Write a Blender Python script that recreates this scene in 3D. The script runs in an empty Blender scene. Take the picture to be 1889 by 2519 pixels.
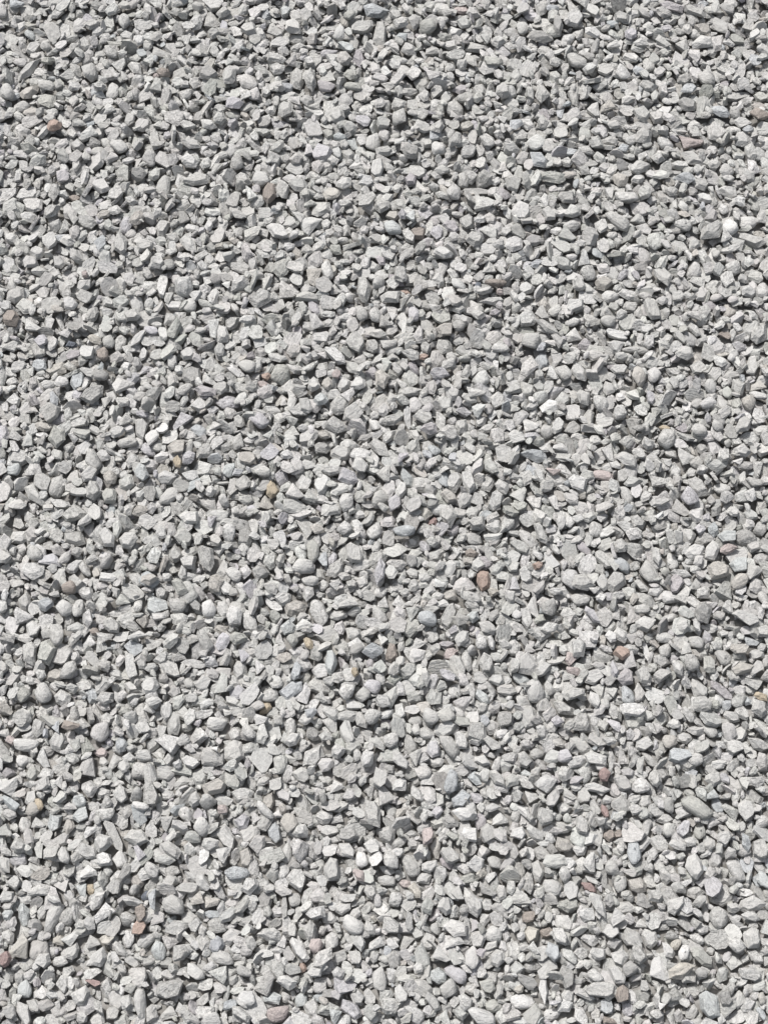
import bpy, bmesh, math, random
import numpy as np
from mathutils import Vector, Matrix

R = math.radians
scene = bpy.context.scene
col = scene.collection

# ------------------------------------------------------------------ camera, sky, sun, exposure
PITCH = R(71.0)          # downward tilt of the view
VFOV = R(36.0)
DIST = 1.668             # metres from the lens to the gravel at the picture's centre
PW, PH = 1889.0, 2519.0
cam_data = bpy.data.cameras.new('camera')
cam = bpy.data.objects.new('camera', cam_data)
col.objects.link(cam)
cam.location = (0.0, -DIST * math.cos(PITCH), DIST * math.sin(PITCH))
cam.rotation_euler = (math.pi / 2 - PITCH, 0.0, 0.0)
cam_data.sensor_fit = 'VERTICAL'
cam_data.angle = VFOV
cam_data.clip_start = 0.05
cam_data.clip_end = 400.0
scene.camera = cam

SUN_EL, SUN_AZ = R(55.0), R(-32.0)      # azimuth from +Y towards +X: light falls from the far left
world = bpy.data.worlds.new('World')
scene.world = world
world.use_nodes = True
wn = world.node_tree.nodes
bg = wn['Background']
sky = wn.new('ShaderNodeTexSky')
sky.sky_type = 'NISHITA'
sky.sun_disc = False
sky.sun_elevation = SUN_EL
sky.sun_rotation = SUN_AZ
sky.air_density = 1.0
sky.dust_density = 4.0
sky.ozone_density = 0.6
hsv = wn.new('ShaderNodeHueSaturation')          # hazy air: a paler, less blue sky
hsv.inputs['Saturation'].default_value = 0.45
world.node_tree.links.new(sky.outputs[0], hsv.inputs['Color'])
world.node_tree.links.new(hsv.outputs[0], bg.inputs[0])
bg.inputs[1].default_value = 0.095
sun_data = bpy.data.lights.new('sun', 'SUN')
sun_data.energy = 3.4
sun_data.angle = R(3.0)
sun_data.color = (1.0, 0.972, 0.955)
sun = bpy.data.objects.new('sun', sun_data)
col.objects.link(sun)
sd = Vector((math.sin(SUN_AZ) * math.cos(SUN_EL), math.cos(SUN_AZ) * math.cos(SUN_EL), math.sin(SUN_EL)))
sun.rotation_euler = sd.to_track_quat('Z', 'Y').to_euler()
sun.location = sd * 5
vs = scene.view_settings
vs.view_transform = 'Standard'
vs.look = 'None'
vs.gamma = 1.0
vs.exposure = 0.27
vs.use_curve_mapping = False

# ------------------------------------------------------------------ materials
def nd(t, kind, **kw):
    n = t.nodes.new(kind)
    for k, v in kw.items():
        setattr(n, k, v)
    return n

def stone_material():
    m = bpy.data.materials.new('gravel_stone')
    m.use_nodes = True
    t = m.node_tree
    L = t.links.new
    p = t.nodes['Principled BSDF']
    p.inputs['Roughness'].default_value = 0.88
    p.inputs['Specular IOR Level'].default_value = 0.25
    tint = nd(t, 'ShaderNodeAttribute', attribute_name='tint')
    grain = nd(t, 'ShaderNodeAttribute', attribute_name='grain')
    # soft blotches of dust and mineral
    n1 = nd(t, 'ShaderNodeTexNoise'); n1.inputs['Scale'].default_value = 210; n1.inputs['Detail'].default_value = 4
    n1.inputs['Roughness'].default_value = 0.6
    L(grain.outputs['Vector'], n1.inputs['Vector'])
    r1 = nd(t, 'ShaderNodeMapRange'); r1.inputs[1].default_value = 0.3; r1.inputs[2].default_value = 0.7
    r1.inputs[3].default_value = 0.80; r1.inputs[4].default_value = 1.14
    L(n1.outputs['Fac'], r1.inputs[0])
    # bedding streaks along the long axis
    mp = nd(t, 'ShaderNodeMapping'); mp.inputs['Scale'].default_value = (150, 420, 520)
    L(grain.outputs['Vector'], mp.inputs['Vector'])
    n2 = nd(t, 'ShaderNodeTexNoise'); n2.inputs['Scale'].default_value = 1.0; n2.inputs['Detail'].default_value = 3
    L(mp.outputs[0], n2.inputs['Vector'])
    r2 = nd(t, 'ShaderNodeMapRange'); r2.inputs[1].default_value = 0.34; r2.inputs[2].default_value = 0.48
    r2.inputs[3].default_value = 0.88; r2.inputs[4].default_value = 1.0
    L(n2.outputs['Fac'], r2.inputs[0])
    # thin dark veins and hairline cracks
    n4 = nd(t, 'ShaderNodeTexNoise'); n4.inputs['Scale'].default_value = 170; n4.inputs['Detail'].default_value = 3
    n4.inputs['Distortion'].default_value = 0.6
    L(grain.outputs['Vector'], n4.inputs['Vector'])
    q4 = nd(t, 'ShaderNodeMath', operation='SUBTRACT'); L(n4.outputs['Fac'], q4.inputs[0]); q4.inputs[1].default_value = 0.5
    q5 = nd(t, 'ShaderNodeMath', operation='ABSOLUTE'); L(q4.outputs[0], q5.inputs[0])
    r4 = nd(t, 'ShaderNodeMapRange'); r4.inputs[1].default_value = 0.0; r4.inputs[2].default_value = 0.035
    r4.inputs[3].default_value = 0.62; r4.inputs[4].default_value = 1.0
    L(q5.outputs[0], r4.inputs[0])
    # pits
    n3 = nd(t, 'ShaderNodeTexNoise'); n3.inputs['Scale'].default_value = 900; n3.inputs['Detail'].default_value = 2
    L(grain.outputs['Vector'], n3.inputs['Vector'])
    r3 = nd(t, 'ShaderNodeMapRange'); r3.inputs[1].default_value = 0.33; r3.inputs[2].default_value = 0.6
    r3.inputs[3].default_value = 0.86; r3.inputs[4].default_value = 1.06
    L(n3.outputs['Fac'], r3.inputs[0])
    a = nd(t, 'ShaderNodeMath', operation='MULTIPLY'); L(r1.outputs[0], a.inputs[0]); L(r2.outputs[0], a.inputs[1])
    a4 = nd(t, 'ShaderNodeMath', operation='MULTIPLY'); L(a.outputs[0], a4.inputs[0]); L(r4.outputs[0], a4.inputs[1])
    b = nd(t, 'ShaderNodeMath', operation='MULTIPLY'); L(a4.outputs[0], b.inputs[0]); L(r3.outputs[0], b.inputs[1])
    own = nd(t, 'ShaderNodeMath', operation='SUBTRACT'); own.inputs[1].default_value = 1.0; L(b.outputs[0], own.inputs[0])
    b = nd(t, 'ShaderNodeMath', operation='MULTIPLY_ADD'); L(own.outputs[0], b.inputs[0]); L(tint.outputs['Alpha'], b.inputs[1]); b.inputs[2].default_value = 1.0
    c = nd(t, 'ShaderNodeVectorMath', operation='SCALE'); L(tint.outputs['Color'], c.inputs[0]); L(b.outputs[0], c.inputs['Scale'])
    L(c.outputs[0], p.inputs['Base Color'])
    s = nd(t, 'ShaderNodeMath', operation='ADD'); L(n1.outputs['Fac'], s.inputs[0]); L(n2.outputs['Fac'], s.inputs[1])
    s2 = nd(t, 'ShaderNodeMath', operation='MULTIPLY_ADD'); L(n3.outputs['Fac'], s2.inputs[0]); s2.inputs[1].default_value = 0.4
    L(s.outputs[0], s2.inputs[2])
    bp = nd(t, 'ShaderNodeBump'); bp.inputs['Strength'].default_value = 0.9; bp.inputs['Distance'].default_value = 0.0017
    L(s2.outputs[0], bp.inputs['Height'])
    L(bp.outputs[0], p.inputs['Normal'])
    return m

def ground_material():
    m = bpy.data.materials.new('dusty_ground')
    m.use_nodes = True
    t = m.node_tree
    L = t.links.new
    p = t.nodes['Principled BSDF']
    p.inputs['Roughness'].default_value = 0.95
    tc = nd(t, 'ShaderNodeTexCoord')
    v = nd(t, 'ShaderNodeTexVoronoi'); v.inputs['Scale'].default_value = 75
    L(tc.outputs['Object'], v.inputs['Vector'])
    cr = nd(t, 'ShaderNodeValToRGB')
    cr.color_ramp.elements[0].color = (0.23, 0.22, 0.20, 1)
    cr.color_ramp.elements[1].color = (0.42, 0.41, 0.39, 1)
    sp = nd(t, 'ShaderNodeSeparateColor'); L(v.outputs['Color'], sp.inputs[0]); L(sp.outputs[0], cr.inputs[0])
    n = nd(t, 'ShaderNodeTexNoise'); n.inputs['Scale'].default_value = 300; n.inputs['Detail'].default_value = 5
    L(tc.outputs['Object'], n.inputs['Vector'])
    mx = nd(t, 'ShaderNodeMix', data_type='RGBA', blend_type='MULTIPLY'); mx.inputs['Factor'].default_value = 0.5
    L(cr.outputs[0], mx.inputs['A']); L(n.outputs['Fac'], mx.inputs['B'])
    L(mx.outputs['Result'], p.inputs['Base Color'])
    bp = nd(t, 'ShaderNodeBump', invert=True); bp.inputs['Strength'].default_value = 1.0; bp.inputs['Distance'].default_value = 0.006
    L(v.outputs['Distance'], bp.inputs['Height']); L(bp.outputs[0], p.inputs['Normal'])
    return m

STONE, GROUND = stone_material(), ground_material()

# ------------------------------------------------------------------ ground sheet to the horizon
FLOOR = -0.015
bm = bmesh.new()
rings = [0, 1.5, 4, 12, 40, 150]
gx = [-150, -40, -12, -4, -1.5, 0, 1.5, 4, 12, 40, 150]
gv = [[bm.verts.new((x, y, FLOOR)) for x in gx] for y in gx]
for j in range(len(gx) - 1):
    for i in range(len(gx) - 1):
        bm.faces.new((gv[j][i], gv[j][i + 1], gv[j + 1][i + 1], gv[j + 1][i]))
me = bpy.data.meshes.new('ground')
bm.to_mesh(me); bm.free()
me.materials.append(GROUND)
go = bpy.data.objects.new('ground', me)
go['kind'] = 'structure'
go['label'] = 'dusty grey ground under and beyond the gravel'
col.objects.link(go)

# ------------------------------------------------------------------ a library of stone shapes
rng = np.random.default_rng(11)

def normalise(v):
    lo, hi = v.min(0), v.max(0)
    return (v - (lo + hi) / 2) / ((hi - lo) / 2)

def raw_points(kind, r):
    if kind == 'O':        # worn pebble
        n = 15
        i = np.arange(n) + 0.5
        ph = np.arccos(1 - 2 * i / n); th = math.pi * (1 + 5 ** 0.5) * i + r.uniform(0, 6)
        v = np.c_[np.cos(th) * np.sin(ph), np.sin(th) * np.sin(ph), np.cos(ph)]
        v += r.normal(0, 0.19, v.shape)
        v = np.sign(v) * np.abs(v) ** 0.9
    elif kind == 'B':      # crushed chip: polygonal outline, steep broken sides, slanting top
        n = int(r.integers(5, 8))
        th = (np.arange(n) + r.uniform(-.3, .3, n)) / n * 2 * math.pi + r.uniform(0, 6.28)
        rad = r.uniform(0.78, 1.15, n)
        ring = np.c_[np.cos(th) * rad, np.sin(th) * rad]
        v = [np.c_[ring, r.uniform(-.35, .35, n)]]
        for sg in (1, -1):
            k = r.uniform(.45, .85); off = r.uniform(-.15, .15, 2); sl = r.uniform(-.35, .35, 2)
            rr = ring * k * r.uniform(.85, 1.15, (n, 1)) + off
            v.append(np.c_[rr, sg * (.85 + rr @ sl)])
        v = np.vstack(v)
    elif kind == 'T':      # wedge with a pointed outline
        a0 = r.uniform(-0.2, 0.2)
        out = [(-1, -0.8 + a0), (1, -0.55 - a0), (r.uniform(-0.3, 0.5), 1.0), (-0.9, 0.0), (0.75, 0.1)]
        v = []
        for x, y in out:
            v.append((x, y, r.uniform(0.1, 0.9))); v.append((x * 0.9, y * 0.9, -r.uniform(0.4, 1.0)))
        v.append((r.uniform(-.3, .3), r.uniform(-.3, .1), 1.1))
        v = np.array(v) + r.normal(0, 0.06, (11, 3))
    else:                  # F: flat flake
        n = 8
        th = np.arange(n) / n * 2 * math.pi + r.uniform(-0.25, 0.25, n)
        rad = r.uniform(0.75, 1.1, n)
        sl = r.uniform(-.5, .5)
        top = np.c_[np.cos(th) * rad, np.sin(th) * rad, .7 + sl * np.cos(th) + r.uniform(-.1, .1, n)]
        s = r.uniform(0.8, 1.05, n)
        bot = np.c_[np.cos(th) * rad * s, np.sin(th) * rad * s, -r.uniform(0.5, 1.0, n)]
        v = np.vstack([top, bot])
    return v

def make_shape(kind, r, lod):
    pts = raw_points(kind, r)
    b = bmesh.new()
    for p in pts:
        b.verts.new(p)
    res = bmesh.ops.convex_hull(b, input=b.verts)
    junk = [e for e in (res['geom_interior'] + res['geom_unused']) if isinstance(e, bmesh.types.BMVert)]
    if junk:
        bmesh.ops.delete(b, geom=list(set(junk)), context='VERTS')
    bmesh.ops.dissolve_limit(b, angle_limit=R(24 if kind != 'O' else 12), verts=b.verts, edges=b.edges)
    if lod:
        off = {'O': 0.13, 'B': 0.045, 'T': 0.05, 'F': 0.055}[kind] * r.uniform(0.8, 1.25)
        bmesh.ops.bevel(b, geom=list(b.edges) + list(b.verts), offset=off, segments=1, profile=0.6, affect='EDGES', clamp_overlap=True)
    bmesh.ops.triangulate(b, faces=b.faces)
    bmesh.ops.recalc_face_normals(b, faces=b.faces)
    b.verts.index_update()
    v = normalise(np.array([q.co[:] for q in b.verts]))
    v += r.normal(0, 0.018, v.shape)
    f = np.array([[q.index for q in g.verts] for g in b.faces], np.int32)
    b.free()
    return v, f, (kind == 'O')

KINDS = 'O' * 24 + 'B' * 60 + 'T' * 16 + 'F' * 20
LIB = [(k,) + make_shape(k, rng, True) for k in KINDS]
LOW = [(k,) + make_shape(k, rng, False) for k in KINDS]
BY = {k: [i for i, s in enumerate(LIB) if s[0] == k] for k in 'OBTF'}

TONES = {  # dry limestone greys and the odd stray rock
    'w': (.545, .542, .525), 'p': (.492, .489, .470), 'g': (.435, .432, .413), 'd': (.345, .342, .328),
    'l': (.455, .448, .455), 'v': (.395, .38, .382), 'm': (.46, .477, .468), 'b': (.42, .436, .44),
    'o': (.395, .397, .37), 't': (.42, .405, .375), 'c': (.46, .44, .395), 'y': (.42, .365, .28),
    'r': (.385, .305, .262), 'n': (.31, .278, .25), 'k': (.43, .382, .365), 'q': (.34, .26, .245),
    'x': (.16, .175, .20)}

def rot_from(az, tilt, taz, spin=0.0):
    """long axis at azimuth az on the ground, then the whole stone tipped by tilt towards taz"""
    ax = Vector((math.cos(taz), math.sin(taz), 0))
    return Matrix.Rotation(tilt, 3, ax) @ Matrix.Rotation(az, 3, 'Z') @ Matrix.Rotation(spin, 3, 'X')

# ------------------------------------------------------------------ the bed as a height field that stones are dropped on
X0, X1, Y0, Y1, CELL = -0.62, 0.62, -0.66, 0.84, 0.00125
NX, NY = int((X1 - X0) / CELL), int((Y1 - Y0) / CELL)
r2 = np.random.default_rng(5)
H = np.full((NY, NX), FLOOR)
OWN = np.full((NY, NX), -1, np.int32)
MASK = np.zeros((NY, NX))
stones = []        # x, y, z, Rot(3x3 numpy), semi-axes, lib index, tint, traced index

def footprint(x, y, rot, s):
    S = (rot * (s ** 2)) @ rot.T
    A = S[:2, :2]; m = S[2, :2]
    det = A[0, 0] * A[1, 1] - A[0, 1] ** 2
    ia, ib, ic = A[1, 1] / det, -A[0, 1] / det, A[0, 0] / det
    k0 = m[0] * ia + m[1] * ib; k1 = m[0] * ib + m[1] * ic
    c = max(S[2, 2] - (k0 * m[0] + k1 * m[1]), 1e-9)
    ex, ey = math.sqrt(A[0, 0]), math.sqrt(A[1, 1])
    i0, i1 = int((x - ex - X0) / CELL), int((x + ex - X0) / CELL) + 1
    j0, j1 = int((y - ey - Y0) / CELL), int((y + ey - Y0) / CELL) + 1
    if i0 < 0 or j0 < 0 or i1 >= NX or j1 >= NY:
        return None
    dx = (X0 + (np.arange(i0, i1) + 0.5) * CELL - x)[None, :]
    dy = (Y0 + (np.arange(j0, j1) + 0.5) * CELL - y)[:, None]
    q = ia * dx * dx + 2 * ib * dx * dy + ic * dy * dy
    inside = q < 0.93
    mid = k0 * dx + k1 * dy
    half = np.sqrt(c * np.maximum(1 - q, 0))
    return (slice(j0, j1), slice(i0, i1)), inside, mid, half

def swell(x, y):
    """gentle unevenness of the raked bed"""
    return .0016 * math.sin(17 * x + 9 * y + 1.3) * math.cos(13 * y - 6 * x + .4) + .0011 * math.sin(41 * x - 23 * y) * math.sin(29 * y + 11 * x + 2)

def drop(x, y, rot, s, li, tint, traced=-1, sink=0.88, limit=None, cover=None, weight=1.0):
    fp = footprint(x, y, rot, s)
    if fp is None:
        return False
    sl, ins, mid, half = fp
    if not ins.any():
        return False
    if cover is not None and MASK[sl][ins].mean() > cover:
        return False
    gap = np.sort((H[sl] - (mid - half))[ins])
    z = gap[min(len(gap) - 1, int(len(gap) * sink))]
    if limit is not None:
        limit += swell(x, y)
    if limit is not None and z + half.max() > limit:
        if traced < 0:
            return False
        z = limit - half.max()
    top = z + mid + half
    up = ins & (top > H[sl])
    H[sl][up] = top[up]
    OWN[sl][up] = len(stones)
    if traced >= 0:
        MASK[sl] = np.maximum(MASK[sl], ins * weight)
    stones.append((x, y, z, rot, s, li, tint, traced))
    return True

def random_tint():
    u = r2.random()
    base = TONES['p'] if u < .42 else TONES['g'] if u < .84 else TONES['w'] if u < .89 else TONES['d'] if u < .92 else \
        TONES['l'] if u < .94 else TONES['b'] if u < .955 else TONES['o'] if u < .975 else TONES['t'] if u < .992 else TONES['v']
    return np.array(base) * r2.uniform(.92, 1.07) * (1 + r2.normal(0, .006, 3))

def random_stone(scale=1.0):
    kind = r2.choice(list('OBTF'), p=(.08, .55, .12, .25))
    L = float(np.clip(0.0073 * math.exp(r2.normal(0, .28)), .0034, .0122)) * scale
    W = L * r2.uniform(.52, .9)
    T = W * (r2.uniform(.42, .75) if kind != 'F' else r2.uniform(.25, .45))
    steep = r2.random() < (.5 if kind == 'F' else .2)
    tilt = r2.uniform(R(35), R(75)) if steep else abs(r2.normal(0, R(15)))
    rot = np.array(rot_from(r2.uniform(0, 2 * math.pi), tilt, r2.uniform(0, 2 * math.pi)))
    return rot, np.array((L, W, T)), int(r2.choice(BY[kind]))

# the lower courses
for _ in range(9000):
    rot, s, li = random_stone()
    drop(r2.uniform(X0, X1), r2.uniform(Y0, Y1), rot, s, li, random_tint(), limit=0.0005)

# the stones that can be picked out in the photograph, each at its own place on the ground
def ground_at(px, py, z):
    tx = (px - PW / 2) / (PH / 2) * math.tan(VFOV / 2)
    ty = (PH / 2 - py) / (PH / 2) * math.tan(VFOV / 2)
    d = cam.rotation_euler.to_matrix() @ Vector((tx, ty, -1))
    t = (z - cam.location.z) / d.z
    return cam.location + d * t, t          # point and depth along the view axis

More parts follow.
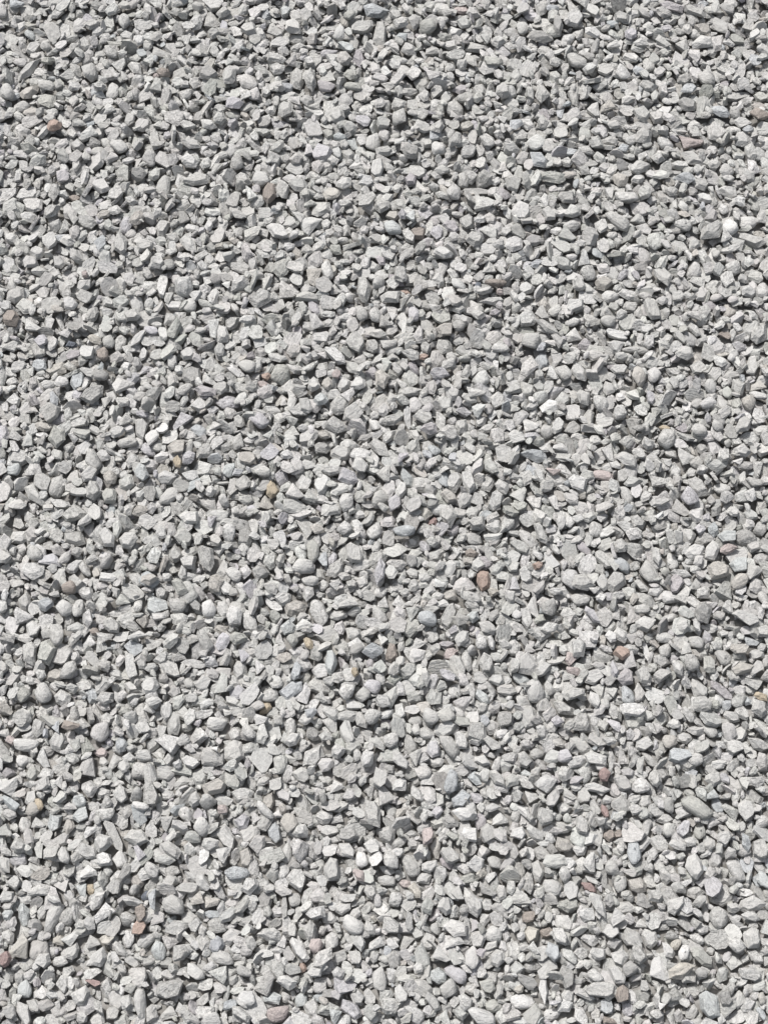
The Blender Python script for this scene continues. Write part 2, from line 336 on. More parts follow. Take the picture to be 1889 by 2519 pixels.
# tile origin lines start with #; then centre x y, long and short axis, angle, tone and shape | name
TRACED = '''
#0 0
355 815 95 90 70 rB|rust orange chunk with a pointed tip near the upper left
472 1245 66 55 140 nB|small brown stone below the pointed rust orange chunk
1060 465 92 62 175 nO|smooth taupe brown oval stone near the top left
1000 455 42 44 0 kB|tiny pink stone touching the smooth taupe brown oval
1350 460 130 105 160 dB|rough dark brownish chunk in the top left part
1270 890 62 44 0 o
100 20 95 65 160 b
715 325 108 72 148 gO
875 400 115 78 125 p
575 450 115 108 90 gO
180 560 150 100 20 tB
725 560 118 82 75 pO
135 665 105 80 0 gO
1195 575 90 82 0 pO
480 535 80 70 0 w
640 545 90 75 170 p
835 755 98 82 110 gB
1505 705 98 62 155 gO
1420 665 92 65 0 pO
770 930 130 90 145 pO
490 905 92 80 150 pB
610 895 80 76 0 dO
1000 925 112 66 150 g
1050 1185 165 102 88 gO
670 1310 118 92 10 pB
1225 1020 118 92 160 wB
335 1355 135 88 25 gB
345 1225 120 72 95 g
560 1410 132 110 0 gB
775 1560 165 90 90 gB
230 1610 105 95 0 pO
435 1540 105 75 140 p
935 1570 112 95 0 gB
1575 1145 112 88 135 gB
1360 105 125 100 130 g
1450 65 100 92 0 gB
1610 175 100 90 20 gB
1390 205 90 88 0 g
1485 470 135 90 92 gB
190 200 92 52 140 m
1030 310 138 80 145 gT
1230 910 150 76 155 gB
880 1320 118 44 0 gF
1545 1385 112 56 155 gB
1540 1470 82 74 90 gO
1530 1035 104 88 100 g
895 240 82 66 90 wO
1295 180 76 70 20 p
45 590 110 90 130 p
600 145 110 70 30 g
800 115 105 75 95 p
820 205 92 80 10 p
210 275 110 90 40 g
430 110 95 60 140 g
180 420 200 70 48 gB
330 770 70 60 0 g
1215 800 120 60 160 p
1345 780 120 80 150 p
900 1110 105 90 0 dB
1160 1130 95 80 40 p
1270 1140 180 90 10 gB
320 1550 120 90 100 pB
60 1510 95 80 0 p
1045 1440 130 95 80 g
1230 1440 110 60 170 wB
#630 0
780 45 175 95 0 bB|broad blue grey block cut by the top edge
190 40 92 74 85 mB|upright mint white stone at the top edge
1330 25 110 55 175 kB|pinkish brown stone at the top edge right of centre
905 80 95 70 150 g
1115 160 108 98 0 oO|rounded greenish octagonal stone high up in the middle
1025 130 95 75 90 gB
1290 165 100 86 0 wO
940 130 100 75 15 p
275 220 130 70 5 gO
275 285 112 60 8 gO
470 305 116 55 0 lO
580 290 108 50 155 mF
340 380 66 62 0 wB
135 370 125 60 172 pB
145 440 90 70 0 p
190 690 150 104 82 gO
455 545 118 76 170 vO
625 540 118 58 175 oO|thin olive grey oval stone high in the middle
610 465 95 82 0 oB|dark olive block above the thin olive grey oval
690 760 106 74 160 lB
925 655 98 92 0 gB
930 740 125 92 90 gO
1015 665 100 84 92 gB
1020 465 110 84 78 pB
1290 680 128 108 150 gO
1175 810 110 84 60 gO
1325 545 102 76 0 vO
1450 555 112 94 120 gB
1605 580 108 95 30 gO
1535 395 125 78 160 oO
1570 255 92 88 0 pB
95 675 82 72 20 wO
400 715 88 72 0 p
520 725 122 110 90 gB
430 965 128 108 0 lB|faceted lilac white stone like a flat pyramid
620 895 84 78 90 mT
755 895 116 98 90 gO
785 1075 122 78 85 pB
1000 965 125 108 150 dB
1290 900 120 80 60 gB
570 1175 112 86 25 pB
660 1175 118 60 140 pF
1285 1240 104 88 140 pO
715 1290 135 80 38 gF
565 1295 118 58 172 pO
815 1325 104 92 0 gB
85 1235 150 84 90 nB|dark brown crumbly stone standing in the upper middle
885 1460 112 98 0 mO|round pale mint disc in the upper middle
990 1490 135 74 125 pB
1050 1480 98 90 0 nB|rough brown stone right of the round pale mint disc
885 1375 92 72 0 tB|beige speckled stone above the round pale mint disc
950 1380 72 64 100 l
1000 1395 80 56 95 m
1365 1415 112 92 88 gB
1415 1540 110 106 0 gB
1215 1625 122 86 160 wB
140 1490 155 90 140 pB
60 1555 145 82 165 pB
1430 1200 180 40 178 gF
1430 270 152 82 0 gB
1610 1225 92 70 150 vO
30 1140 112 108 0 pO
170 1210 130 90 95 g
455 1620 102 88 100 pO
260 470 160 90 92 gB
350 500 170 80 92 gB
110 180 120 80 115 g
480 150 170 60 5 gB
680 150 160 90 20 gB
1170 560 120 80 60 g
1000 570 118 62 10 gB
990 285 120 100 120 p
1145 300 100 80 0 gT
800 190 190 90 92 gB
1395 1120 82 90 0 pB
1340 1130 110 80 88 g
1200 1085 110 60 0 g
1040 1085 120 80 160 g
830 975 110 60 10 g
1180 940 90 105 0 p
1265 950 86 72 0 g
1490 910 110 64 145 p
1380 960 100 90 0 p
#1259 0
185 222 172 88 170 dB|broad dark slab with a flat face in the top right
300 150 135 66 92 dB
365 215 88 80 60 wO
515 40 128 58 140 pF
710 95 96 80 170 gO
1035 25 160 64 165 vO
1185 65 155 58 155 gO
1350 150 150 78 140 gB
535 190 132 66 155 wB
1235 180 105 76 0 tB|beige brown stone below the top edge on the right
1235 260 150 96 18 pB
20 395 112 104 90 gO
200 600 152 98 88 gB
780 335 116 78 172 pB
420 380 142 98 160 gO
720 460 110 78 135 wO
885 550 122 74 165 gB
1000 680 96 80 10 wB
1355 695 140 90 165 bO
1265 490 112 106 0 gO
1140 655 124 98 150 dB
1465 590 165 56 14 gF
1165 900 165 88 170 kT|flat pinkish brown triangular stone in the upper right
1620 600 92 78 0 oB
1610 735 125 92 20 nO|big brownish grey stone on the right edge high up
1000 900 110 90 0 wO
490 955 122 60 3 gO
830 1065 145 96 22 gB
265 1130 172 88 175 oO
1120 1135 140 82 175 bB
1235 1165 92 80 0 gO
1255 1245 106 70 165 wO
1400 1210 138 84 165 pO
820 1140 84 64 10 pO
750 1270 165 100 170 pO
690 1420 178 84 137 gO
390 1445 112 76 8 pO
290 1475 94 66 0 wO
580 1455 110 80 92 pB
240 1375 110 92 150 gO
350 1265 104 90 0 dB
1300 1490 190 120 42 gB
1110 1450 114 80 165 pO
1535 1415 122 92 0 pO
1560 1530 200 80 158 gB
710 1140 112 98 120 tB
950 1005 90 82 0 pO
1095 1035 128 62 165 p
725 935 80 66 0 b
1180 1000 180 100 155 gB
1320 1035 92 74 0 p
1400 990 100 76 0 g
385 950 104 66 0 b
660 270 90 60 0 p
840 265 100 50 170 p
970 260 110 64 120 gT
1105 275 92 84 90 g
1190 770 100 80 10 p
1450 800 100 52 165 p
530 680 110 78 95 p
625 670 100 84 0 t
845 740 100 84 120 gB
200 780 100 70 95 g
310 770 120 62 140 pF
110 770 120 84 140 w
60 860 110 90 20 g
640 880 110 70 0 g
860 870 130 110 45 gB
1505 760 120 80 165 p
#0 630
372 340 92 46 160 tB|tan stone near the left edge a third of the way down
70 400 112 106 95 nB|large brownish grey stone by the left edge a third down
548 105 44 52 0 kB|tiny pink stone above a round grey stone upper left
1120 288 122 68 0 wB
1045 165 165 64 86 wF
455 295 96 86 0 wB
545 248 112 100 0 gB
690 265 118 70 150 p
890 515 145 50 50 pF
770 540 128 78 80 gO
615 535 104 58 152 cO
660 622 92 74 88 nO|smooth brown grey disc on edge left of centre
1220 610 106 88 0 pO
810 695 72 64 0 wO
920 602 90 62 92 wB
1235 750 140 118 100 dB
1325 865 155 78 165 vB
600 880 158 100 45 gB
75 905 92 86 0 wB
1165 1035 150 78 35 lT|pale lilac stone with a long horn left of centre
1285 1105 112 82 150 bO
1265 1040 72 46 20 tB|small tan stone above a smooth blue grey oval
910 1090 162 84 95 gO
1100 1150 140 84 42 pB
365 1155 160 110 95 oB
820 1185 132 72 15 gO
955 1230 116 68 152 lO
1140 1240 112 98 0 tB|rough yellowish beige stone left of centre
1150 1335 86 56 95 yB|upright ochre stone below the rough yellowish beige one
1220 1240 110 58 80 d
1220 1300 90 90 0 l
915 1400 118 84 110 mB|irregular bluish white stone left of centre
595 1310 150 90 125 gO
1480 1375 98 78 75 mO
1600 1300 110 80 170 tO
1540 1185 112 74 98 gO
80 1365 92 86 0 mO
360 1470 142 104 75 gO|large smooth oval grey stone near the left edge, halfway down
262 1450 140 110 110 gB
215 1530 185 84 132 gB
605 1510 122 92 90 gO
705 1535 100 92 90 oO
710 1430 90 90 0 t
575 1400 112 98 30 pB
385 1590 145 66 165 pB
1090 1540 145 92 40 gO
495 790 140 88 88 bB
455 548 78 44 175 x
1470 925 155 88 10 lO
1430 490 120 96 110 pB
1550 45 140 78 165 gB
1020 40 90 84 0 p
1350 145 92 66 170 p
1160 365 92 84 70 p
1090 385 92 90 120 g
1500 400 120 84 30 g
1600 400 100 56 10 w
860 370 110 84 0 g
590 360 110 76 70 g
690 335 84 60 0 p
375 395 130 52 100 wT
200 455 120 70 140 p
245 680 120 84 150 b
110 690 100 80 0 p
70 780 84 72 0 p
315 815 104 60 8 p
650 765 100 76 165 d
940 700 110 56 10 l
1110 660 100 84 120 p
500 1065 124 50 10 pF
600 1100 100 60 140 p
1340 880 80 60 0 l
850 1300 110 90 90 p
#630 630
365 105 130 112 60 tT|big warm grey triangular stone above the centre
460 80 130 74 112 pO
935 110 112 84 90 gO
700 190 182 92 95 gB
1180 130 106 90 110 pO
1550 160 142 54 176 nO|long brown oval stone right of centre in upper half
970 195 66 42 160 rB|small orange brown stone in the upper middle
1580 215 48 48 0 kB|small pink stone under the long brown oval
1440 165 60 42 90 xO|small blue black pebble left of the long brown oval
1525 275 152 58 2 pB
1480 225 110 46 25 p
875 250 140 98 10 gB
685 365 98 74 100 gO
770 365 108 84 90 p
945 390 128 70 98 pB
1215 462 98 90 0 tB
1220 560 112 100 100 gB
1315 440 90 80 0 d
645 545 145 104 118 gB
510 630 170 86 150 wB|long white angular stone above the centre
855 560 112 70 170 g
750 560 100 92 130 g
785 640 108 70 40 p
1580 595 116 58 0 pO
1000 625 122 74 160 p
1085 635 66 46 0 rB|dark rusty stone wedged above the centre
910 700 100 66 120 p
1190 752 128 74 176 lB|striped lilac barrel shaped stone right of centre
745 730 82 78 0 vO
60 752 60 56 0 rB|small rust brown stone left of a round greenish stone
40 795 84 44 0 kB
160 745 132 124 60 oO
820 790 130 92 95 tO
520 755 66 60 90 kB
375 815 100 88 90 pB
460 815 92 72 90 tB
570 815 98 78 80 pB
660 815 102 88 20 pB
990 850 180 78 6 gB|long straight grey beam shaped stone near the centre
420 915 96 92 0 mB
980 1020 155 44 97 wF|slender white shard standing upright near the centre
1080 1020 128 86 160 gB
1120 1112 112 80 170 vB|mauve stone with a rusty corner near the centre
1200 1050 140 70 100 p
520 1080 155 96 160 gB
620 1010 130 110 40 gB
320 960 108 78 102 gB
765 1065 100 80 145 wO
20 1050 130 88 145 lO
440 1140 90 60 160 t
595 1200 105 96 30 p
805 1230 155 84 143 gO
675 1270 140 78 172 wO
545 1262 128 114 0 gB
600 1425 125 100 165 lB
670 1350 110 92 130 p
105 1497 112 86 100 yB|large ochre stone left of centre
50 1580 100 84 120 t
975 1410 145 76 112 mB
1290 1440 140 92 70 pB
1375 1460 142 70 100 pB
1245 1545 112 92 165 tO
1430 1550 92 84 100 pB
1510 1450 110 78 70 g
1600 1480 110 80 120 p
585 1590 124 90 95 pO
45 1385 104 80 165 gO
825 1395 110 88 90 g
300 1465 108 90 60 pB
430 1230 112 72 170 dO
890 1590 120 76 60 l
340 1340 110 60 160 p
490 1380 140 70 8 p
860 1150 120 70 35 pB
1420 890 130 66 165 p
1560 910 120 90 60 p
1330 1080 110 90 60 g
1460 1040 90 76 20 p
1500 1090 120 60 20 p
100 970 130 48 175 p
880 1050 140 72 10 g
#1259 630
500 85 108 102 90 pO
600 150 114 98 0 tO
985 128 132 84 115 gO
1395 140 118 82 90 pO
1450 50 112 98 40 pO
760 225 138 82 176 wB
635 235 98 92 40 pO
910 330 150 96 98 gB
1295 300 112 62 0 vO
1390 490 92 56 170 nB|dark tan brown stone near the right edge a third down
475 550 96 86 0 vO|round dark mauve stone in the right half, a third down
125 540 126 104 0 gO
625 410 98 84 0 gO
680 488 142 56 170 wF
810 580 182 52 177 gO
225 455 185 60 152 gB
1610 490 145 110 60 gB
1120 625 122 98 20 gB
1270 600 130 100 100 g
1060 720 112 78 165 pO
335 740 124 94 142 gO
435 735 150 96 110 pB
200 655 108 86 110 bB
210 785 72 28 88 wF|tiny bright white sliver on the right, over a third down
825 775 145 92 92 tO
1290 830 94 78 90 pO
1370 925 115 80 95 pO
580 950 110 94 100 pO
470 910 110 80 110 g
1540 940 98 88 120 t
1600 890 122 56 165 pO
1215 1120 104 84 160 gO
1330 1095 90 66 135 g
1000 1085 74 40 170 yB|small ochre stone right of centre above a big round stone
1010 1165 130 112 50 gO
1185 1240 98 34 115 tB|upright tan pink sliver right of centre
145 1268 185 88 170 bB|long faceted blue grey stone right of centre
1495 1248 112 88 0 pB
750 1310 136 88 153 pO
590 1395 148 72 174 kO|pinkish brown oval bar right of centre
335 1360 110 84 115 wT
265 1388 100 46 160 k
230 1482 96 90 0 gB
340 1480 92 60 170 p
1155 1555 120 104 130 lO
1215 1480 160 110 130 gB
750 1520 125 80 120 pO
1545 1540 92 80 80 wB
1370 1480 114 76 165 pO
960 1590 130 58 10 pO
1500 1090 140 90 40 gB
1040 1250 120 70 140 g
820 1280 90 70 140 p
905 1290 84 72 0 g
1070 1370 90 84 60 p
1175 1375 80 70 0 p
1570 1460 110 60 170 g
1590 1350 90 80 60 g
950 1460 120 80 160 g
410 300 120 80 20 p
400 400 100 56 0 p
405 480 110 96 0 p
95 185 116 86 20 pO
210 290 100 74 92 t
275 265 100 64 80 g
190 355 100 80 100 g
660 320 80 66 0 o
705 370 84 60 30 p
770 300 110 76 0 g
700 715 110 84 20 p
900 900 90 60 120 l
700 1000 90 100 0 p
110 1080 120 96 150 p
235 1110 100 90 90 g
300 1080 110 90 90 p
400 1090 110 84 40 g
440 1150 104 68 170 p
540 1170 100 80 30 p
750 1200 104 80 40 g
880 1205 90 84 120 p
620 1260 120 70 95 p
1560 690 140 76 80 g
#0 1260
445 482 90 84 0 nO|mauve brown round stone in the left part, below halfway
605 755 68 48 160 nB|small brown stone above a bright white one
565 822 86 82 20 wT|bright white angular stone in the left part
690 155 130 104 100 pB
830 175 122 108 0 pO
1215 310 104 96 0 pB
1130 250 122 98 95 gB
1340 290 180 98 105 gB
1395 450 118 104 90 tB
970 430 118 84 10 tO
700 415 114 58 176 wO
875 415 118 72 125 pO
1160 480 124 82 133 oB
1040 500 90 76 120 p
550 500 112 88 150 pB
150 560 130 86 90 gO
290 588 106 92 0 bO
415 610 108 100 120 pO
500 610 122 72 92 p
720 725 130 84 142 gB
1350 612 112 92 90 wO
1260 585 110 62 135 dB
1015 590 145 120 0 mB
1150 600 110 100 0 g
745 640 112 56 3 pO
1515 662 128 96 88 wO
1610 690 150 90 110 p
1545 812 118 90 0 oB
1325 830 148 84 118 gO
855 868 126 98 158 bO
365 790 142 100 100 gO
185 905 152 88 92 gB
600 950 145 62 130 gF
840 985 152 66 104 pF
1090 1000 172 100 135 gO
1250 960 165 54 172 pF
970 1118 118 108 0 pO
845 1120 134 74 165 pO
275 1170 124 108 130 pO
145 1180 102 100 0 oO
400 1190 122 104 120 wO
140 1322 122 118 0 gO
235 1385 122 88 90 g
685 1330 98 94 0 pO
800 1275 82 60 170 oB|olive stone in the left part, two thirds down
1120 1360 148 88 95 gO
1075 1280 122 72 92 pO
1405 1360 140 94 8 pO
1520 1420 112 92 80 pB
1610 1420 110 70 140 p
1300 1300 152 56 15 pF
365 1480 138 108 90 pB
165 1500 162 84 4 pO
1235 1612 116 90 0 wO
60 1465 72 58 150 kB|pinkish brown stone by the left edge, two thirds down
130 1595 88 80 150 wO
460 1385 120 66 175 nB|brownish grey wedge in the left part, lower half
1550 1005 122 96 110 pB
1225 30 118 88 0 pB
100 45 110 72 118 g
105 140 120 84 0 p
470 330 130 84 35 wB
540 350 120 60 120 p
590 290 84 62 20 g
490 240 70 70 0 g
220 260 110 90 120 g
210 740 120 100 90 p
90 440 110 66 5 p
430 680 110 70 100 p
780 790 120 80 20 p
1290 420 90 60 10 p
1180 380 90 56 95 p
1515 390 112 76 135 p
1440 350 130 80 90 g
1430 740 100 72 160 t
980 850 110 80 170 g
1085 770 110 66 10 p
890 790 120 50 10 p
440 1020 130 90 50 g
340 1040 120 84 10 t
540 1105 118 80 0 p
1310 1090 110 100 30 p
1500 1210 100 66 150 p
1000 1225 100 60 20 p
680 1190 130 90 20 p
590 1180 110 80 110 b
730 1600 104 90 30 g
780 1490 110 80 90 b
930 1570 104 76 0 p
640 1540 90 60 0 k
#630 1260
405 632 200 104 112 pO|longest speckled oval stone, lower middle left of centre
365 242 148 88 92 oO|smooth greenish beige upright oval below the centre
310 342 148 102 170 pO
490 285 98 68 88 lO
430 290 100 60 90 b
765 105 112 96 100 pO
960 120 152 74 174 bO
570 100 104 84 0 wO
635 255 132 108 92 gB
1415 150 136 84 152 gO
1475 425 130 92 110 rB|large rusty pink stone just right below the centre
1540 505 72 62 0 cB|cream white pebble below the large rusty pink stone
1400 248 92 60 170 nB
1380 302 74 52 0 tO
1145 40 74 52 30 qB|dark pink stone below the centre
1275 95 82 82 0 vO
800 380 182 68 82 lB|tall narrow purple grey stone below the centre
255 600 150 104 15 tO
105 582 140 58 147 wF
175 540 102 90 30 pO
95 485 112 66 142 gB
30 380 114 104 0 dB
205 735 104 96 70 mB|white green tinged faceted stone left below the centre
535 645 138 74 0 gB
350 435 112 68 175 pO
430 455 80 72 0 p
790 645 138 84 130 gO
630 770 122 98 150 gB
600 580 130 70 0 p
685 570 70 54 0 d
1110 680 122 104 0 bO
1255 650 160 90 58 gB
1405 670 84 80 0 mB
1325 695 92 84 150 dT
1495 745 124 90 132 gO
1460 838 92 76 80 wO
1525 840 90 46 105 w
235 825 92 78 90 oO
340 840 84 58 120 yB|crumbly ochre stone in the lower middle left of centre
755 890 128 106 170 bB|large bluish white stone in the lower middle
880 900 124 76 82 nB|rust brown upright stone in the lower middle
640 1035 62 48 120 yB|little ochre stone in the lower middle
650 880 100 66 20 d
485 965 152 78 90 mO
410 1012 108 98 0 wB
260 1020 122 78 92 bO
1370 950 134 66 100 pO
1490 965 128 92 100 gB
1425 975 90 50 80 p
755 1120 104 92 150 lO
690 1180 104 90 0 g
585 1160 110 90 60 p
825 1220 112 84 160 pB
50 1255 96 68 45 yB|bright ochre wedge left in the lower middle
20 1340 100 76 150 w
1290 1140 102 86 90 pO
1235 1050 114 56 155 lF
600 1310 142 82 5 g
490 1290 124 78 145 pO
750 1320 110 94 50 p
1130 1320 114 98 160 pO
1040 1335 90 76 150 g
1105 1420 110 80 0 gO
365 1420 120 88 130 dB
475 1365 112 96 90 g
1430 1420 138 130 90 gO
1330 1468 112 84 90 pO
370 1570 182 116 45 pB|large pale wedge left in the lower middle
530 1540 100 94 20 p
1260 1510 170 92 118 gO
875 1470 104 92 20 pO
1000 1490 150 80 105 g
1520 1555 82 38 158 wO|small bluish white sliver in the lower right middle
1520 1490 130 70 150 g
1610 1335 110 96 70 dB
1160 1605 122 66 0 pO
1470 1600 112 68 165 pO
930 1600 145 74 130 pO
1465 1180 120 74 120 mB
1390 1140 110 80 110 p
220 1370 132 72 92 pO
235 1470 110 80 30 p
1030 1575 110 76 60 g
720 1590 110 86 95 w
1390 540 140 74 170 gO
1400 590 100 50 170 g
1210 740 0 0 0 g
1230 840 120 50 2 v
1260 900 110 80 30 k
1210 575 90 60 0 p
920 565 100 80 120 w
820 560 74 74 0 p
1260 515 100 80 150 t
1190 340 80 60 30 p
1440 330 90 80 50 p
1430 60 110 84 10 g
1540 80 100 92 20 p
1090 200 94 74 150 l
#1259 1260
110 152 152 88 125 pO
190 130 150 60 110 g
165 345 68 60 160 rB|small rust brown stone at the right, past halfway down
465 445 152 108 178 gB
590 445 116 84 95 gB
680 440 150 110 50 gB
725 320 130 78 135 bO
900 375 150 104 128 gO
845 455 115 52 128 gB
820 45 116 98 150 pO
550 85 112 98 100 pO
710 205 98 86 60 gB
1390 150 112 76 0 mB
1520 145 140 118 10 dO|dark warm rough round stone near the right edge, past halfway
1405 225 124 72 15 kO
1300 240 132 82 62 pO
1340 368 142 126 0 tB
1465 335 106 98 0 mO
1560 370 110 90 30 g
1250 512 106 86 30 pB
1035 530 114 88 0 wO
455 545 140 82 2 pO
240 615 110 98 90 dO
135 600 150 84 88 p
580 545 66 62 0 wB
380 650 124 80 135 pB
525 655 140 52 128 lB
845 622 112 60 0 gO
865 720 132 106 0 pO
1245 650 130 116 120 dB
1510 680 170 84 160 p
1400 600 96 70 100 p
1000 800 122 74 2 pO
1200 825 114 86 160 pO
435 872 122 92 90 pO
715 905 98 86 150 rB|tan orange angular stone on the right, two thirds down
385 940 92 72 70 kB|pink angular stone on the right, two thirds down
400 1020 96 58 170 kO|pink oval directly below the pink angular stone
880 890 132 38 102 wF|curved white bar on the right, two thirds down
535 1050 122 116 0 pO
750 1060 112 108 60 vB
850 1055 112 96 90 gO
665 1010 112 54 95 l
640 800 70 80 0 w
710 790 110 84 120 p
530 815 60 56 0 w
760 1172 122 84 100 bO
1280 975 110 88 100 oO
1385 920 116 92 130 gO
1370 1140 175 58 140 vB|long diagonal mauve stone near the right edge
1615 1190 96 50 160 yB|brownish ochre stone on the right edge, two thirds down
1200 910 90 50 140 t
340 1255 155 88 155 gO
85 1215 112 80 0 pO
455 1235 84 64 95 g
535 1210 112 74 95 pB
675 1280 130 96 112 pB
780 1275 160 86 175 wB
1600 1265 122 108 120 gB
1225 1130 150 110 120 gB
1435 1310 112 78 160 gO
1150 1300 108 60 130 pO
755 1500 104 62 35 pO
865 1485 114 98 0 pB
1025 1480 98 92 0 tO
1090 1570 150 96 5 bB|big bluish white stone in the lower right
1190 1600 100 84 20 p
1450 1510 112 104 0 pB
1130 1450 96 76 0 p
85 1590 108 98 120 gB
165 1550 90 78 30 g
340 1575 96 84 0 lO
540 1590 145 80 170 pB
430 1610 130 80 20 w
900 1590 130 60 140 g
410 1170 130 74 10 g
1055 1360 84 72 0 p
1080 1000 110 70 120 p
1165 970 110 90 100 g
1500 1000 150 80 10 t
1440 1050 100 64 140 g
1300 400 0 0 0 g
1100 390 140 50 172 p
1040 660 110 56 15 p
1110 740 90 100 0 p
1280 790 90 66 90 l
1480 880 120 90 20 t
1560 820 110 60 150 b
1000 880 100 84 80 g
1160 130 110 84 100 p
940 270 130 56 100 p
1050 300 120 70 90 p
240 745 120 76 5 p
100 680 150 66 100 p
20 860 100 90 90 p
1620 90 110 90 20 g
1480 440 130 90 30 t
60 1060 120 74 150 m
245 1120 100 66 110 p
630 1480 100 60 170 p
1500 1290 110 80 140 g
1290 1400 110 80 150 g
1610 1490 160 80 150 p
#0 1889
40 20 90 78 0 vB|purplish brown stone on the left edge, lower part
200 30 88 80 80 oB|beige green stone near the left edge, lower part
290 30 110 76 15 p
250 230 80 46 112 yO|orange tan sliver near the left edge, lower part
205 260 92 88 0 tO
575 125 116 108 100 pB
505 210 98 92 0 mO
775 165 116 86 105 pO
690 215 84 66 90 p
510 300 104 88 20 mO
340 345 124 92 85 mO
145 360 100 80 90 p
730 430 220 62 120 gF|long thin diagonal slate shard in the lower left
665 485 116 110 90 pO
880 450 165 104 170 gB
1390 120 152 96 22 tB
1570 155 140 90 15 pB
1440 265 66 62 0 kO|small pinkish brown round stone lower left of centre
1430 200 130 84 150 p
910 245 114 52 172 wO
970 160 165 98 100 gB
1310 380 138 102 95 pO
1460 440 180 96 130 pB
1360 495 110 90 0 p
675 590 112 88 170 wB
770 590 116 92 110 wO
1105 525 145 82 152 gO
35 625 132 74 125 gO
330 550 110 100 60 g
415 570 110 70 110 p
250 790 160 82 8 pB
350 845 100 50 155 w
575 775 96 56 128 yB|ochre wedge lower left, under pale blocks
515 780 84 80 80 m
625 850 142 88 58 pB
735 760 100 90 80 g
670 930 145 96 25 wT|bright white angular triangle stone in the lower left
935 820 66 58 70 xO|dark navy blue pebble in the lower left
910 940 108 68 100 nB|brownish grey upright stone under the dark navy pebble
895 1035 104 78 50 rB|rusty tan stone below the dark navy pebble
860 1020 40 40 0 w
985 850 130 58 85 b
1210 770 145 78 168 gB
1125 890 152 118 150 gO
1535 680 155 88 10 bO|large blue grey rounded stone in the lower left
1620 760 110 90 60 p
330 970 210 92 68 pO|long pale upright stone in the lower left
430 950 125 106 60 gO
145 950 155 78 105 mO
45 950 72 70 0 mB|small mint green stone on the left edge, low down
45 1090 100 76 130 p
260 920 110 66 60 p
820 980 106 100 0 pO
1130 1030 152 92 12 pB
1400 1020 122 104 0 gO
1260 1010 90 72 60 p
30 1240 100 88 90 qB|reddish pink stone on the left edge, near the bottom
275 1250 106 94 0 pO
460 1185 120 90 50 g
1020 1178 122 98 95 mO
820 1105 112 78 90 wO
935 1110 120 90 50 p
370 1110 80 76 0 c
590 1120 90 84 20 g
635 1220 130 104 60 pB
845 1250 116 76 170 pO
590 1388 100 42 165 qB|brick red stone showing between pale ones, lower left
590 1325 120 70 20 p
680 1420 132 94 95 wB
1260 1320 140 82 140 pO
1330 1400 118 80 25 pB
905 1530 195 76 97 pO|tall smooth pale oval near the bottom left
1100 1430 185 128 35 gB|large rough grey stone near the bottom left
1440 1230 152 88 160 gO
1160 1195 120 100 50 g
520 1470 130 106 60 pB
150 1430 110 90 95 mO
400 1400 110 80 100 p
155 1590 172 80 118 pB
210 1545 110 78 125 gO
60 1580 90 88 0 g
620 1630 120 96 30 pO
1080 1580 120 90 10 g
820 1520 100 86 80 p
720 1590 90 84 60 g
1590 575 125 92 80 tB
1070 340 110 84 60 g
1260 200 90 100 0 g
1180 70 130 84 15 g
1080 160 90 66 0 p
660 150 100 62 15 p
110 770 0 0 0 g
90 740 90 80 130 p
40 830 90 74 0 p
120 500 110 100 120 g
440 370 110 76 90 t
980 660 110 84 150 p
1110 660 100 80 10 g
1230 700 110 66 150 p
1440 545 110 90 60 p
1420 420 0 0 0 g
1360 870 100 84 160 t
1280 840 90 90 0 t
800 410 60 60 0 t
1560 340 110 100 90 l
1580 1320 110 60 155 g
1560 1590 140 60 150 p
1310 1500 110 80 60 g
440 1290 0 0 0 g
420 1320 100 70 50 p
380 1250 100 66 10 p
#630 1889
435 310 122 92 0 pB
115 410 130 84 100 bB|bluish white striped stone in the lower middle
215 350 132 104 110 tO
290 405 114 100 150 pO
475 395 124 80 0 pB
525 310 80 76 0 p
755 300 180 100 102 gB|big brown grey striped stone in the lower middle
605 430 124 78 175 dB
855 425 120 112 130 gO
1110 440 120 72 85 kB|pinkish orange oval stone in the lower middle
1165 500 150 66 85 t
1350 295 165 92 172 wO
1260 345 116 86 155 dB
1380 430 98 94 0 wO
1500 415 116 98 100 gO
1430 185 96 74 165 lO
1330 190 132 104 20 bB
1265 90 150 84 72 bO
1040 165 124 70 125 pO
930 110 106 96 30 wB
1005 615 165 112 125 gO|large grey stone with a pointed foot in the lower middle
875 600 118 92 150 pO
750 505 106 90 0 pB
780 585 112 84 60 wB
685 590 100 80 90 w
910 545 100 66 170 w
490 655 142 104 85 gB
265 715 145 118 130 pB
585 530 122 92 120 p
190 540 124 84 90 pO
170 660 110 84 80 w
670 690 100 66 135 kB|pinkish grey stone left of the large pointed foot stone
845 720 122 74 172 pO
970 740 100 50 170 k
1420 615 110 102 0 wO
1255 555 120 100 120 gO
1125 635 112 74 20 pB
1090 710 110 80 20 p
1035 790 104 60 130 c
1405 860 195 110 118 pB|large pale upright stone in the lower middle right
1220 890 122 98 115 pB
1490 790 135 60 140 dT
1350 912 68 66 0 dO|small round dark pebble in the lower middle
1500 880 84 80 0 p
1485 965 104 80 40 p
245 840 98 88 120 gO
385 940 130 78 15 wB
180 890 150 36 95 dF
625 1020 145 104 155 pO|large smooth pale oval in the bottom middle
735 1035 100 70 120 g
870 1020 128 98 140 pB
490 1115 112 86 80 pO
1545 1075 126 110 150 pO
90 1080 160 94 165 pB
385 1150 98 88 60 kO|smooth pink stone in the bottom middle
280 1170 170 78 128 wO
345 1055 130 84 95 gO
300 1290 70 50 80 rB|small reddish brown stone in the bottom middle
380 1320 98 84 20 p
195 1390 128 84 165 pO
1300 1330 155 92 142 lO|large smooth lilac grey stone at the bottom, right of centre
1180 1340 128 92 150 mB
